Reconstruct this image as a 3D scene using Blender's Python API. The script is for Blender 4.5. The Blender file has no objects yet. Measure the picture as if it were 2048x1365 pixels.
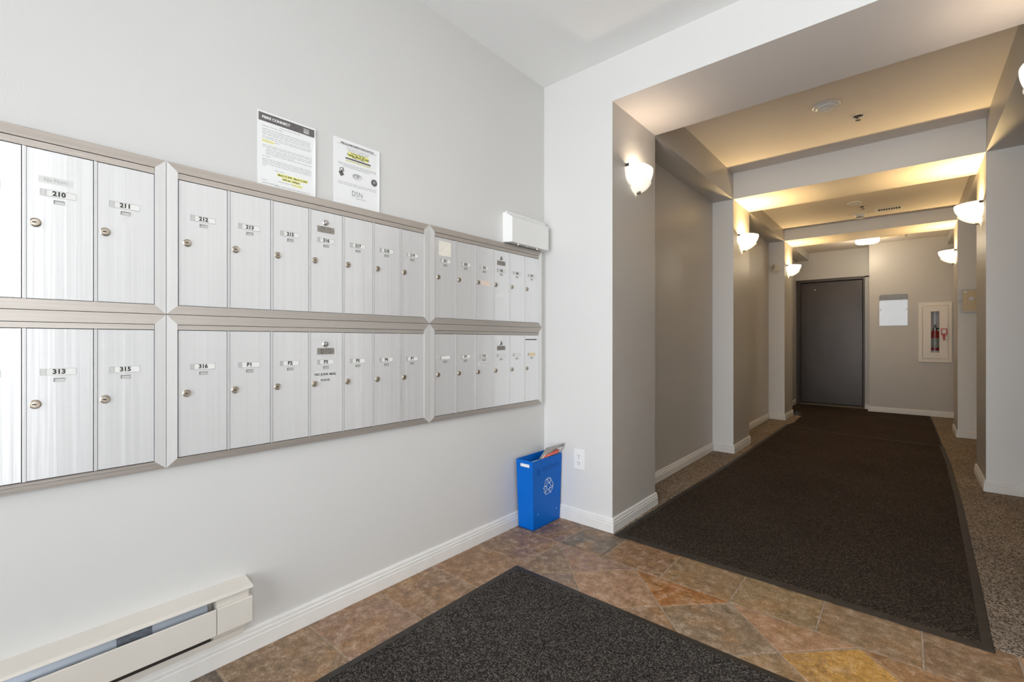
import bpy, bmesh, math, random
from mathutils import Vector, Matrix
random.seed(7)
SC = bpy.context.scene
COL = SC.collection

# ------------------------------------------------------------------ camera
cam_d = bpy.data.cameras.new('camera'); cam = bpy.data.objects.new('camera', cam_d); COL.objects.link(cam)
cam_d.sensor_fit = 'HORIZONTAL'; cam_d.sensor_width = 36.0
cam_d.lens = 917.109 / 2048 * 36.0
cam_d.shift_y = -0.00045
cam_d.clip_start = 0.02
cam.location = (1.71674, -2.30097, 1.07)
cam.rotation_euler = (math.pi / 2, 0, 0.711133)
SC.camera = cam

# ------------------------------------------------------------------ world, daylight portal, exposure
W = bpy.data.worlds.new('world'); SC.world = W; W.use_nodes = True
bg = W.node_tree.nodes['Background']
bg.inputs['Color'].default_value = (0.93, 0.965, 1.0, 1)
bg.inputs['Strength'].default_value = 8.0
def portal(name, loc, rot, sx, sy):
    l = bpy.data.lights.new(name, 'AREA'); l.shape = 'RECTANGLE'; l.size = sx; l.size_y = sy
    l.cycles.is_portal = True
    o = bpy.data.objects.new(name, l); o.location = loc; o.rotation_euler = rot; COL.objects.link(o); return o
portal('window_portal', (1.45, -3.66, 1.25), (math.pi / 2, 0, 0), 2.6, 2.4)
portal('window_portal', (3.01, -2.75, 1.25), (0, math.pi / 2, 0), 2.4, 1.0)  # portal of the added side window
SC.view_settings.view_transform = 'Standard'; SC.view_settings.look = 'None'
SC.view_settings.gamma = 1.0; SC.view_settings.use_curve_mapping = False
SC.view_settings.exposure = 0.0
SCONCE_W = {0: 22.0, 1: 2.4, 2: 25.0, 3: 19.0}
SCONCE_C = {0: (1.0, 0.95, 0.90), 1: (1.0, 0.82, 0.64), 2: (1.0, 0.69, 0.30), 3: (1.0, 0.68, 0.29)}
SC.cycles.use_denoising = True
SC.cycles.max_bounces = 12; SC.cycles.diffuse_bounces = 7; SC.cycles.glossy_bounces = 4
SC.cycles.transparent_max_bounces = 8; SC.cycles.caustics_reflective = False; SC.cycles.caustics_refractive = False
SC.cycles.sample_clamp_indirect = 6.0

# ------------------------------------------------------------------ materials
MATS = {}
def mat(name, col=(.8, .8, .8), rough=.5, metal=0.0, spec=.5, emit=None, es=0.0, noise=None, bump=None, aniso=0.0, tangent=None, alpha=None, coat=0.0):
    """noise=(scale, amount, stretch) colour mottling; bump=(scale, distance, stretch)."""
    if name in MATS: return MATS[name]
    m = bpy.data.materials.new(name); m.use_nodes = True; MATS[name] = m
    nt = m.node_tree; b = nt.nodes['Principled BSDF']; L = nt.links.new
    b.inputs['Base Color'].default_value = (*col, 1); b.inputs['Roughness'].default_value = rough
    b.inputs['Metallic'].default_value = metal; b.inputs['Specular IOR Level'].default_value = spec
    b.inputs['Coat Weight'].default_value = coat
    if emit: b.inputs['Emission Color'].default_value = (*emit, 1); b.inputs['Emission Strength'].default_value = es
    if alpha is not None: b.inputs['Alpha'].default_value = alpha
    if aniso:
        b.inputs['Anisotropic'].default_value = aniso
        c = nt.nodes.new('ShaderNodeCombineXYZ')
        for i in range(3): c.inputs[i].default_value = tangent[i]
        L(c.outputs[0], b.inputs['Tangent'])
    def coords(stretch):
        g = nt.nodes.new('ShaderNodeNewGeometry'); mp = nt.nodes.new('ShaderNodeMapping'); mp.vector_type = 'POINT'
        mp.inputs['Scale'].default_value = stretch; L(g.outputs['Position'], mp.inputs['Vector']); return mp.outputs[0]
    if noise:
        sc, amt, st = noise
        n = nt.nodes.new('ShaderNodeTexNoise'); n.inputs['Scale'].default_value = sc; n.inputs['Detail'].default_value = 4
        L(coords(st), n.inputs['Vector'])
        mr = nt.nodes.new('ShaderNodeMapRange'); mr.inputs['From Min'].default_value = .3; mr.inputs['From Max'].default_value = .7
        mr.inputs['To Min'].default_value = 1 - amt; mr.inputs['To Max'].default_value = 1 + amt
        L(n.outputs['Fac'], mr.inputs['Value'])
        mx = nt.nodes.new('ShaderNodeVectorMath'); mx.operation = 'SCALE'; mx.inputs[0].default_value = col
        L(mr.outputs[0], mx.inputs['Scale']); L(mx.outputs[0], b.inputs['Base Color'])
    if bump:
        sc, dist, st = bump
        n = nt.nodes.new('ShaderNodeTexNoise'); n.inputs['Scale'].default_value = sc; n.inputs['Detail'].default_value = 3
        L(coords(st), n.inputs['Vector'])
        bp = nt.nodes.new('ShaderNodeBump'); bp.inputs['Distance'].default_value = dist; bp.inputs['Strength'].default_value = 1
        L(n.outputs['Fac'], bp.inputs['Height']); L(bp.outputs[0], b.inputs['Normal'])
    return m
ONE = (1, 1, 1)
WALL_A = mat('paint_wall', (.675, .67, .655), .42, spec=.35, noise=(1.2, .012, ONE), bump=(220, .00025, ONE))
WALL_L = mat('paint_lit_entry_face', (.72, .715, .70), .5, spec=.3, bump=(220, .00025, ONE))  # lit copy of the wall colour, daylight put into entry-facing sides
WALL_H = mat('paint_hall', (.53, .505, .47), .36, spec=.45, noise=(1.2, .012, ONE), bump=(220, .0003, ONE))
CEIL = mat('paint_ceiling', (.87, .87, .86), .7, spec=.2, bump=(150, .0003, ONE))
CEIL_H = mat('paint_hall_ceiling', (.79, .73, .68), .7, spec=.2, bump=(150, .0003, ONE))
TRIM = mat('paint_trim', (.80, .79, .765), .35, spec=.45, noise=(14, .03, ONE))
GROUT = mat('grout', (.36, .275, .20), .85, noise=(60, .25, ONE))
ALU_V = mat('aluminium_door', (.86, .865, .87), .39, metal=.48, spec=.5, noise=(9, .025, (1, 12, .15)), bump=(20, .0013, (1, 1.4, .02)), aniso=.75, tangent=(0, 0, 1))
ALU_TV = mat('aluminium_rail_upright', (.84, .84, .835), .42, metal=.45, noise=(12, .03, (1, 12, .2)), aniso=.7, tangent=(0, 0, 1))  # pale copy of the rail metal with its bright reflection in the colour
ALU_TH = mat('aluminium_rail_level', (.46, .42, .38), .38, metal=.65, noise=(10, .07, (1, .3, 25)), bump=(60, .0003, (1, .05, 6)), aniso=.8, tangent=(0, 1, 0))  # same metal as the uprights; brown floor reflection put into the tan colour
DARK = mat('dark_gap', (.05, .048, .045), .8)
LOCKM = mat('lock_nickel', (.50, .44, .37), .32, metal=.9)
LOCKD = mat('keyhole_black', (.03, .025, .02), .6)
CHROME = mat('chrome', (.80, .80, .80), .12, metal=1.0)
CHROME_D = mat('dark_chrome', (.22, .20, .18), .2, metal=1.0)
PLATE = mat('engraved_plate', (.40, .375, .34), .4, metal=.8, noise=(90, .15, ONE))
CARD = mat('number_card', (.80, .80, .77), .5)
CARDG = mat('card_grip', (.58, .58, .56), .45, metal=.4)
INK = mat('black_ink', (.035, .033, .03), .6)
INKG = mat('grey_ink', (.42, .42, .42), .7)
INKB = mat('banner_ink', (.13, .12, .118), .6, noise=(60, .2, ONE))
PAPER = mat('white_paper', (.86, .865, .86), .6)
HILITE = mat('yellow_highlighter', (.85, .83, .28), .6)
STICK = mat('faded_sticker', (.80, .76, .66), .6, noise=(80, .08, ONE))
STICKP = mat('peach_sticker', (.82, .68, .56), .6, noise=(120, .15, (1, 1, 3)))
STICKW = mat('clear_tape', (.70, .70, .68), .4)
STICKY = mat('amber_card', (.85, .66, .38), .6)
PLASTIC = mat('white_plastic', (.84, .84, .825), .35, spec=.5)
HEAT = mat('heater_enamel', (.72, .68, .615), .4, spec=.5, noise=(6, .02, ONE))
HEATI = mat('heater_inside', (.38, .42, .48), .4, metal=.4)
BLUE = mat('blue_plastic', (.0, .13, .56), .42, spec=.18, noise=(3, .08, ONE))
BLUED = mat('blue_embossed', (.0, .085, .38), .4)
WHITEP = mat('white_print', (.86, .9, .95), .5)
RED = mat('red_enamel', (.42, .02, .02), .35)
REDP = mat('red_print', (.72, .16, .12), .5, noise=(40, .25, ONE))
RUBBER = mat('mat_rubber', (.030, .024, .019), .55, spec=.4, noise=(30, .3, ONE))
DOORM = mat('door_paint', (.058, .048, .042), .34, metal=.5, spec=.5, noise=(3, .10, (1, 1, .6)), bump=(7, .0012, ONE))
FRAMEM = mat('door_frame_paint', (.055, .045, .04), .4, metal=.3)
CREAM = mat('cream_plastic', (.68, .57, .36), .4)
CABI = mat('cabinet_enamel', (.80, .745, .68), .35)
BLACK = mat('black_rubber', (.012, .011, .011), .45)
def glow(name, col, es, base=(.9, .88, .84)):
    return mat(name, base, .3, spec=.5, emit=col, es=es)
GLASS_1 = glow('frosted_glass_cool', (1, .96, .91), .80)
GLASS_2 = glow('frosted_glass_warm', (1, .90, .72), 1.6)
DIFF = glow('lamp_diffuser', (1, .95, .85), 2.2)
def glassmat():
    m = bpy.data.materials.new('pane_glass'); m.use_nodes = True; nt = m.node_tree; nt.nodes.clear()
    o = nt.nodes.new('ShaderNodeOutputMaterial'); mx = nt.nodes.new('ShaderNodeMixShader'); t = nt.nodes.new('ShaderNodeBsdfTransparent')
    g = nt.nodes.new('ShaderNodeBsdfGlossy'); g.inputs['Roughness'].default_value = .02
    f = nt.nodes.new('ShaderNodeFresnel'); f.inputs['IOR'].default_value = 1.5
    nt.links.new(f.outputs[0], mx.inputs[0]); nt.links.new(t.outputs[0], mx.inputs[1]); nt.links.new(g.outputs[0], mx.inputs[2]); nt.links.new(mx.outputs[0], o.inputs[0])
    return m
GLASS = glassmat()
EDGE1 = mat('edge_glass_cool', (.92, .90, .86), .15, spec=.6, emit=(1, .9, .75), es=.35, alpha=.6)
EDGEGL = mat('edge_glass', (.92, .90, .84), .15, spec=.6, emit=(1, .82, .50), es=.7, alpha=.55)

def slate_mat():
    m = bpy.data.materials.new('slate'); m.use_nodes = True; nt = m.node_tree; b = nt.nodes['Principled BSDF']; L = nt.links.new
    oi = nt.nodes.new('ShaderNodeObjectInfo'); g = nt.nodes.new('ShaderNodeNewGeometry')
    off = nt.nodes.new('ShaderNodeVectorMath'); off.operation = 'MULTIPLY_ADD'
    cr = nt.nodes.new('ShaderNodeCombineXYZ'); L(oi.outputs['Random'], cr.inputs[0]); L(oi.outputs['Random'], cr.inputs[2])
    L(cr.outputs[0], off.inputs[0]); off.inputs[1].default_value = (37, 11, 53); L(g.outputs['Position'], off.inputs[2])
    def noise(sc, det, rough=.6, dist=0):
        n = nt.nodes.new('ShaderNodeTexNoise'); n.inputs['Scale'].default_value = sc; n.inputs['Detail'].default_value = det
        n.inputs['Roughness'].default_value = rough; n.inputs['Distortion'].default_value = dist; L(off.outputs[0], n.inputs['Vector']); return n.outputs['Fac']
    def mr(v, a, b_, c, d):
        n = nt.nodes.new('ShaderNodeMapRange'); L(v, n.inputs['Value'])
        for k, x in zip(('From Min', 'From Max', 'To Min', 'To Max'), (a, b_, c, d)): n.inputs[k].default_value = x
        return n.outputs[0]
    n1 = noise(5.5, 5, .65, .6); n2 = noise(26, 6, .7); n3 = noise(150, 3, .7)
    rust = nt.nodes.new('ShaderNodeMix'); rust.data_type = 'RGBA'; rust.inputs['B'].default_value = (.33, .18, .075, 1)
    L(oi.outputs['Color'], rust.inputs['A']); L(mr(n1, .50, .62, 0, .70), rust.inputs['Factor'])
    grey = nt.nodes.new('ShaderNodeMix'); grey.data_type = 'RGBA'; grey.inputs['B'].default_value = (.33, .27, .215, 1)
    L(rust.outputs['Result'], grey.inputs['A']); L(mr(n2, .50, .62, 0, .45), grey.inputs['Factor'])
    sc = nt.nodes.new('ShaderNodeVectorMath'); sc.operation = 'SCALE'; L(grey.outputs['Result'], sc.inputs[0])
    mu = nt.nodes.new('ShaderNodeMath'); mu.operation = 'MULTIPLY'; L(mr(n3, .3, .7, .62, 1.38), mu.inputs[0]); L(mr(n2, .34, .66, .60, 1.42), mu.inputs[1])
    L(mu.outputs[0], sc.inputs['Scale']); L(sc.outputs[0], b.inputs['Base Color'])
    ad = nt.nodes.new('ShaderNodeMath'); ad.operation = 'ADD'; L(n2, ad.inputs[0]); L(mr(n3, 0, 1, 0, .45), ad.inputs[1])
    bp = nt.nodes.new('ShaderNodeBump'); bp.inputs['Distance'].default_value = .003; bp.inputs['Strength'].default_value = .8
    L(ad.outputs[0], bp.inputs['Height']); L(bp.outputs[0], b.inputs['Normal'])
    L(mr(n2, .3, .7, .34, .55), b.inputs['Roughness']); b.inputs['Specular IOR Level'].default_value = .45
    return m
SLATE = slate_mat()
def pile_mat(name, dark, light, thr, scale, dist, rough=.9):
    m = bpy.data.materials.new(name); m.use_nodes = True; nt = m.node_tree; b = nt.nodes['Principled BSDF']; L = nt.links.new
    g = nt.nodes.new('ShaderNodeNewGeometry')
    v = nt.nodes.new('ShaderNodeTexVoronoi'); v.inputs['Scale'].default_value = scale; L(g.outputs['Position'], v.inputs['Vector'])
    n = nt.nodes.new('ShaderNodeTexNoise'); n.inputs['Scale'].default_value = scale * .8; n.inputs['Detail'].default_value = 3; L(g.outputs['Position'], n.inputs['Vector'])
    bw = nt.nodes.new('ShaderNodeSeparateColor'); L(v.outputs['Color'], bw.inputs[0])
    ad = nt.nodes.new('ShaderNodeMath'); ad.operation = 'ADD'; L(bw.outputs[0], ad.inputs[0]); L(n.outputs['Fac'], ad.inputs[1])
    r = nt.nodes.new('ShaderNodeMapRange'); L(ad.outputs[0], r.inputs['Value']); r.inputs['From Min'].default_value = thr; r.inputs['From Max'].default_value = thr + .45
    mx = nt.nodes.new('ShaderNodeMix'); mx.data_type = 'RGBA'; mx.inputs['A'].default_value = (*dark, 1); mx.inputs['B'].default_value = (*light, 1)
    L(r.outputs[0], mx.inputs['Factor'])
    n2 = nt.nodes.new('ShaderNodeTexNoise'); n2.inputs['Scale'].default_value = 2.2; n2.inputs['Detail'].default_value = 5; L(g.outputs['Position'], n2.inputs['Vector'])
    r2 = nt.nodes.new('ShaderNodeMapRange'); L(n2.outputs['Fac'], r2.inputs['Value']); r2.inputs['From Min'].default_value = .3; r2.inputs['From Max'].default_value = .7
    r2.inputs['To Min'].default_value = .85; r2.inputs['To Max'].default_value = 1.15
    sc = nt.nodes.new('ShaderNodeVectorMath'); sc.operation = 'SCALE'; L(mx.outputs['Result'], sc.inputs[0]); L(r2.outputs[0], sc.inputs['Scale']); L(sc.outputs[0], b.inputs['Base Color'])
    b.inputs['Roughness'].default_value = rough; b.inputs['Specular IOR Level'].default_value = .15
    bp = nt.nodes.new('ShaderNodeBump'); bp.inputs['Distance'].default_value = dist; bp.inputs['Strength'].default_value = .7; bp.invert = True
    L(v.outputs['Distance'], bp.inputs['Height']); L(bp.outputs[0], b.inputs['Normal'])
    return m
MATP_E = pile_mat('entry_mat_pile', (.020, .017, .015), (.135, .118, .105), .95, 260, .004)
MATP_H = pile_mat('hall_mat_pile', (.020, .015, .011), (.105, .078, .058), 1.0, 260, .004)
CARPET = pile_mat('hall_carpet', (.085, .058, .036), (.40, .33, .265), .75, 220, .004)

# ------------------------------------------------------------------ mesh helpers
class MB:
    def __init__(s): s.bm = bmesh.new(); s.mats = []
    def mi(s, m):
        if m not in s.mats: s.mats.append(m)
        return s.mats.index(m)
    def face(s, vs, m):
        try: f = s.bm.faces.new(vs); f.material_index = s.mi(m); return f
        except ValueError: return None
    def box(s, x0, x1, y0, y1, z0, z1, m):
        return s.hexa([(x0, y0, z0), (x1, y0, z0), (x1, y1, z0), (x0, y1, z0), (x0, y0, z1), (x1, y0, z1), (x1, y1, z1), (x0, y1, z1)], m)
    def hexa(s, p, m):
        v = [s.bm.verts.new(q) for q in p]
        for f in ((0, 3, 2, 1), (4, 5, 6, 7), (0, 1, 5, 4), (1, 2, 6, 5), (2, 3, 7, 6), (3, 0, 4, 7)): s.face([v[i] for i in f], m)
        return v
    def prism(s, poly, z0, z1, m, chamfer=0):
        n = len(poly); rings = [[s.bm.verts.new((x, y, z0)) for x, y in poly]]
        if chamfer:
            c = Vector((sum(p[0] for p in poly) / n, sum(p[1] for p in poly) / n))
            rings.append([s.bm.verts.new((x, y, z1 - chamfer)) for x, y in poly])
            q = inset(poly, chamfer)
            rings.append([s.bm.verts.new((x, y, z1)) for x, y in q])
        else: rings.append([s.bm.verts.new((x, y, z1)) for x, y in poly])
        for a, b in zip(rings, rings[1:]):
            for i in range(n): s.face([a[i], a[(i + 1) % n], b[(i + 1) % n], b[i]], m)
        s.face(rings[-1], m); s.face(rings[0][::-1], m)
    def loft(s, rings, m, close=True, caps=True):
        R = [[s.bm.verts.new(p) for p in r] for r in rings]; n = len(R[0])
        for a, b in zip(R, R[1:]):
            for i in range(n if close else n - 1): s.face([a[i], a[(i + 1) % n], b[(i + 1) % n], b[i]], m)
        if caps: s.face(R[0][::-1], m); s.face(R[-1], m)
    def lathe(s, prof, m, M=Matrix(), seg=28, caps=True):
        s.loft([[M @ Vector((r * math.cos(2 * math.pi * i / seg), r * math.sin(2 * math.pi * i / seg), z)) for i in range(seg)] for r, z in prof], m, True, caps)
    def tube(s, pts, r, m, seg=8):
        pts = [Vector(p) for p in pts]; rings = []
        for i, p in enumerate(pts):
            d = (pts[min(i + 1, len(pts) - 1)] - pts[max(i - 1, 0)]).normalized()
            a = d.orthogonal().normalized() if i == 0 else (a - d * a.dot(d)).normalized()
            b = d.cross(a)
            rings.append([p + (a * math.cos(2 * math.pi * k / seg) + b * math.sin(2 * math.pi * k / seg)) * r for k in range(seg)])
        s.loft(rings, m)
    def mesh(s, name, smooth=False):
        bmesh.ops.recalc_face_normals(s.bm, faces=s.bm.faces)
        me = bpy.data.meshes.new(name); s.bm.to_mesh(me); s.bm.free()
        for m in s.mats: me.materials.append(m)
        if smooth:
            for p in me.polygons: p.use_smooth = True
            try: me.set_sharp_from_angle(angle=math.radians(40))
            except Exception: pass
        return me
    def build(s, name, parent=None, smooth=False, bevel=0.0, loc=None):
        o = bpy.data.objects.new(name, s.mesh(name, smooth)); COL.objects.link(o)
        if parent: o.parent = parent
        if loc: o.location = loc
        if bevel:
            md = o.modifiers.new('bevel', 'BEVEL'); md.width = bevel; md.segments = 2; md.limit_method = 'ANGLE'
            md.angle_limit = math.radians(50)
        return o
def inset(poly, d):
    n = len(poly); out = []
    area = sum(poly[i][0] * poly[(i + 1) % n][1] - poly[(i + 1) % n][0] * poly[i][1] for i in range(n))
    sgn = 1 if area > 0 else -1
    for i in range(n):
        p0, p1, p2 = Vector(poly[i - 1]), Vector(poly[i]), Vector(poly[(i + 1) % n])
        a = (p1 - p0).normalized(); b = (p2 - p1).normalized()
        na = Vector((-a.y, a.x)) * sgn; nb = Vector((-b.y, b.x)) * sgn
        k = na + nb; den = 1 + na.dot(nb)
        out.append(tuple(p1 + k * (d / max(den, .3))))
    return out
def tag(o, label=None, cat=None, group=None, kind=None):
    if label: o['label'] = label
    if cat: o['category'] = cat
    if group: o['group'] = group
    if kind: o['kind'] = kind
    return o
def thing(name, label, cat, loc=(0, 0, 0), rz=0, group=None):
    o = bpy.data.objects.new(name, None); o.empty_display_size = .05; o.location = loc; o.rotation_euler = (0, 0, rz); COL.objects.link(o)
    return tag(o, label, cat, group)
def struct(o): o['kind'] = 'structure'; return o
def text_mesh(s, size, m, name='lettering', bold=0.0, align='CENTER', sx=1.0, spacing=1.0):
    c = bpy.data.curves.new(name, 'FONT'); c.body = s; c.size = size; c.align_x = align; c.align_y = 'CENTER'; c.offset = bold; c.space_character = spacing
    c.resolution_u = 3
    o = bpy.data.objects.new(name, c); me = bpy.data.meshes.new_from_object(o); bpy.data.objects.remove(o); bpy.data.curves.remove(c)
    me.name = name; me.materials.clear(); me.materials.append(m)
    if sx != 1.0:
        for v in me.vertices: v.co.x *= sx
    return me
def face_matrix(origin, right, up):
    r, u = Vector(right).normalized(), Vector(up).normalized(); n = r.cross(u)
    M = Matrix.Identity(4)
    for i in range(3): M[i][0], M[i][1], M[i][2], M[i][3] = r[i], u[i], n[i], origin[i]
    return M
def place_mesh(me, M, name, parent):
    me.transform(M); o = bpy.data.objects.new(name, me); COL.objects.link(o); o.parent = parent; return o

# ------------------------------------------------------------------ measured planes
XL, XRL, XR, XRR = .473, .284, 2.14, 2.33
YB, YC, YC2, YD, YD2, YE, YF = .571, 2.348, 2.925, 4.74, 5.289, 6.742, 6.452
ZB, ZE, Z1, Z2, Z3 = 2.406, 2.649, 2.648, 2.548, 2.527
XEND, YBACK, XJ = 2.95, -3.6, 1.284

# ------------------------------------------------------------------ shell
def sbox(name, x0, x1, y0, y1, z0, z1, m):
    b = MB(); b.box(x0, x1, y0, y1, z0, z1, m); return struct(b.build(name))
floor = sbox('floor', 0, XEND, YBACK, 0, -.08, -.0022, GROUT)
b = MB(); b.box(XRL, XRR + .0, 0, YE + .2, -.08, .003, CARPET); b.box(XRR, XEND, 0, .0, -.08, .003, CARPET) if False else None
struct(b.build('floor_carpet'))
sbox('wall_left', -.12, 0, YBACK, .3, 0, 2.75, WALL_A)
b = MB(); b.box(XEND, XEND + .12, YBACK, -3.2, 0, 2.75, WALL_A); b.box(XEND, XEND + .12, -2.3, 0, 0, 2.75, WALL_A); b.box(XEND, XEND + .12, -3.2, -2.3, -.08, .06, WALL_A); b.box(XEND, XEND + .12, -3.2, -2.3, 2.4, 2.75, WALL_A)
struct(b.build('wall_right'))
sbox('ceiling', -.12, XEND + .12, YBACK - .1, 0, ZE, 2.80, CEIL)
# left pier beside the mailboxes, front beam and right pier have daylight put into a lighter entry-face colour, hall paint inside
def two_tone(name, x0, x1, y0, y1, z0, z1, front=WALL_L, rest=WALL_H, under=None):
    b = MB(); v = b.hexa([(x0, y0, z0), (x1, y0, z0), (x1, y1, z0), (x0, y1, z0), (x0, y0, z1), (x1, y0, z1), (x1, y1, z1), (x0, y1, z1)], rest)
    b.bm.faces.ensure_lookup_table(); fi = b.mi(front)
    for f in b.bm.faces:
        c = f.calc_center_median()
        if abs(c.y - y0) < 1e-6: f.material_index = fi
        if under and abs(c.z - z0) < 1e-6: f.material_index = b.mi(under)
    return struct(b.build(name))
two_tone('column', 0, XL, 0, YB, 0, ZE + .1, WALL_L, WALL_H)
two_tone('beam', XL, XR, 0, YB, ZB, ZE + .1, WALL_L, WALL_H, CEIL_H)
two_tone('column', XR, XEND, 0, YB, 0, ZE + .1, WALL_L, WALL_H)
FR = mat('paint_lit_pillar_front', (.82, .815, .80), .5, spec=.3, bump=(220, .00025, ONE))  # front faces lightened in colour to stand in for daylight reaching the hall
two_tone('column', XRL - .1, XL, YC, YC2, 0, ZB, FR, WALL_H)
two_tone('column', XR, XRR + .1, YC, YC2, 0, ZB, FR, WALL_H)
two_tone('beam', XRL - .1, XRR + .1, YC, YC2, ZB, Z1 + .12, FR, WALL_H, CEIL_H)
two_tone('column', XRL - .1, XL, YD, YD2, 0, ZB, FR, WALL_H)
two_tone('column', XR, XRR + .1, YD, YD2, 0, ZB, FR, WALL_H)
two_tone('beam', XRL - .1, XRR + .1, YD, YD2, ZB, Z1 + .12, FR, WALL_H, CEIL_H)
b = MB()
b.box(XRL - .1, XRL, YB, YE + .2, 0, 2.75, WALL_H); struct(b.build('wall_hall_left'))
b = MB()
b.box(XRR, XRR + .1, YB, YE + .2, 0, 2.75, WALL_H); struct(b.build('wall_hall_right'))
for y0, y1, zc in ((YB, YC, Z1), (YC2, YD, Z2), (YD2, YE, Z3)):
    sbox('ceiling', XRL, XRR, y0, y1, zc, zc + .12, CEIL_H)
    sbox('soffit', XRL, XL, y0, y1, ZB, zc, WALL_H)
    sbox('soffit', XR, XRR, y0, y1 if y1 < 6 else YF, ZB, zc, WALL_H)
# far wall: door part and the part that stands forward, with the opening for the fire cabinet
DX0, DX1, DZ = .296, 1.216, 2.082
b = MB(); b.box(XRL, XJ, YE, YE + .12, DZ - .02, 2.75, WALL_H); b.box(DX1 - .02, XJ + .1, YE, YE + .12, 0, DZ, WALL_H); b.box(XRL, DX0 + .02, YE, YE + .12, 0, DZ, WALL_H)
b.box(XRL, XJ, YE + .10, YE + .13, -.08, DZ + .1, FRAMEM); struct(b.build('wall_far'))
CX0, CX1, CZ0, CZ1 = 1.872, 2.156, .80, 1.58
b = MB(); b.box(XJ, CX0, YF, YE, 0, 2.75, WALL_H); b.box(CX1, XRR + .1, YF, YE, 0, 2.75, WALL_H)
b.box(CX0, CX1, YF, YE, 0, CZ0, WALL_H); b.box(CX0, CX1, YF, YE, CZ1, 2.75, WALL_H); b.box(CX0, CX1, YF + .2, YE, CZ0, CZ1, WALL_H)
struct(b.build('wall_far'))
# wall behind the photographer with the glazed entrance
gx0, gx1, gz1 = .15, 2.75, 2.4
b = MB(); b.box(0, gx0, YBACK - .12, YBACK, 0, 2.75, WALL_A); b.box(gx1, XEND, YBACK - .12, YBACK, 0, 2.75, WALL_A); b.box(gx0, gx1, YBACK - .12, YBACK, gz1, 2.75, WALL_A)
b.box(gx0, gx1, YBACK - .12, YBACK, -.08, .06, WALL_A)
struct(b.build('wall_back'))
win = thing('window_1', None, None, (0, 0, 0)); win['kind'] = 'structure'
xs = [gx0, .95, 1.85, gx1]
b = MB(); fm = mat('window_aluminium', (.5, .5, .5), .4, metal=.7)
for x in xs: b.box(x - .022, x + .022, YBACK - .09, YBACK - .03, .06, gz1, fm)
for z in (.085, 1.0, gz1 - .025): b.box(gx0, gx1, YBACK - .088, YBACK - .032, z - .025, z + .025, fm)
b.build('window_frame', win)
for i in range(3):
    b = MB(); b.box(xs[i] + .022, xs[i + 1] - .022, YBACK - .062, YBACK - .058, .11, .975, GLASS); b.build('pane', win)
    b = MB(); b.box(xs[i] + .022, xs[i + 1] - .022, YBACK - .062, YBACK - .058, 1.025, gz1 - .05, GLASS); b.build('pane', win)

win = thing('window_added', None, None, (0, 0, 0)); win['kind'] = 'structure'  # unseen side window added to send more daylight onto the mailbox wall
b = MB(); yy = [-3.2, -2.3]
for y in yy: b.box(XEND + .03, XEND + .09, y - .022, y + .022, .06, 2.4, fm)
for z in (.085, 1.0, 2.375): b.box(XEND + .032, XEND + .088, -3.2, -2.3, z - .025, z + .025, fm)
b.build('window_frame', win)
for y0, y1 in zip(yy, yy[1:]):
    for z0, z1 in ((.11, .975), (1.025, 2.35)):
        b = MB(); b.box(XEND + .058, XEND + .062, y0 + .022, y1 - .022, z0, z1, GLASS); b.build('pane', win)

# ------------------------------------------------------------------ slate tiles
def clip(poly, a, bb, c):      # keep a*x+b*y<=c
    out = []; n = len(poly)
    for i in range(n):
        p, q = poly[i], poly[(i + 1) % n]; dp = a * p[0] + bb * p[1] - c; dq = a * q[0] + bb * q[1] - c
        if dp <= 0: out.append(p)
        if (dp < 0 < dq) or (dq < 0 < dp):
            t = dp / (dp - dq); out.append((p[0] + (q[0] - p[0]) * t, p[1] + (q[1] - p[1]) * t))
    return out
PAL = [(.215, .150, .105), (.25, .165, .115), (.20, .155, .11), (.27, .19, .135), (.235, .18, .12), (.19, .15, .12), (.24, .15, .12)]
FIXED = {(.16, -.15): (.150, .105, .095), (.45, -.15): (.125, .108, .092), (.72, -.15): (.195, .125, .078), (1.01, -.15): (.21, .155, .095), (1.31, -.15): (.215, .165, .10),
         (1.61, -.15): (.20, .148, .10), (1.88, -.15): (.185, .13, .088), (2.15, -.15): (.30, .19, .13),
         (.16, -.45): (.19, .135, .10), (.16, -.75): (.22, .145, .095), (.16, -1.05): (.20, .14, .10), (.16, -1.35): (.225, .155, .12), (.16, -1.65): (.195, .145, .10), (.16, -1.95): (.09, .078, .068),
         (.42, -.40): (.22, .14, .12), (.57, -.385): (.22, .15, .125), (.745, -.52): (.29, .19, .13), (.93, -.38): (.27, .125, .04), (1.16, -.52): (.205, .165, .125), (.95, -.62): (.28, .20, .12),
         (1.38, -.42): (.31, .20, .135), (1.58, -.52): (.40, .245, .065), (1.80, -.40): (.22, .12, .06), (1.37, -.64): (.29, .195, .10)}
def tile(poly):
    if len(poly) < 3: return
    A = abs(sum(poly[i][0] * poly[(i + 1) % len(poly)][1] - poly[(i + 1) % len(poly)][0] * poly[i][1] for i in range(len(poly)))) / 2
    if A < .0004: return
    q = [poly[0]]
    for p in poly[1:]:
        if (Vector(p) - Vector(q[-1])).length > .004: q.append(p)
    if (Vector(q[0]) - Vector(q[-1])).length < .004: q.pop()
    if len(q) < 3: return
    cx = sum(p[0] for p in q) / len(q); cy = sum(p[1] for p in q) / len(q)
    b = MB(); b.prism(q, -.012, random.uniform(-.0006, .0004), SLATE, chamfer=.0020)
    o = b.build('tile', floor)
    k = min(FIXED, key=lambda t: (t[0] - cx) ** 2 + (t[1] - cy) ** 2)
    c = FIXED[k] if (k[0] - cx) ** 2 + (k[1] - cy) ** 2 < .0064 else random.choice(PAL)
    o.color = (*[v * g for v, g in zip(c, (1.30, 1.13, .93))], 1)
G = .0032
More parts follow.
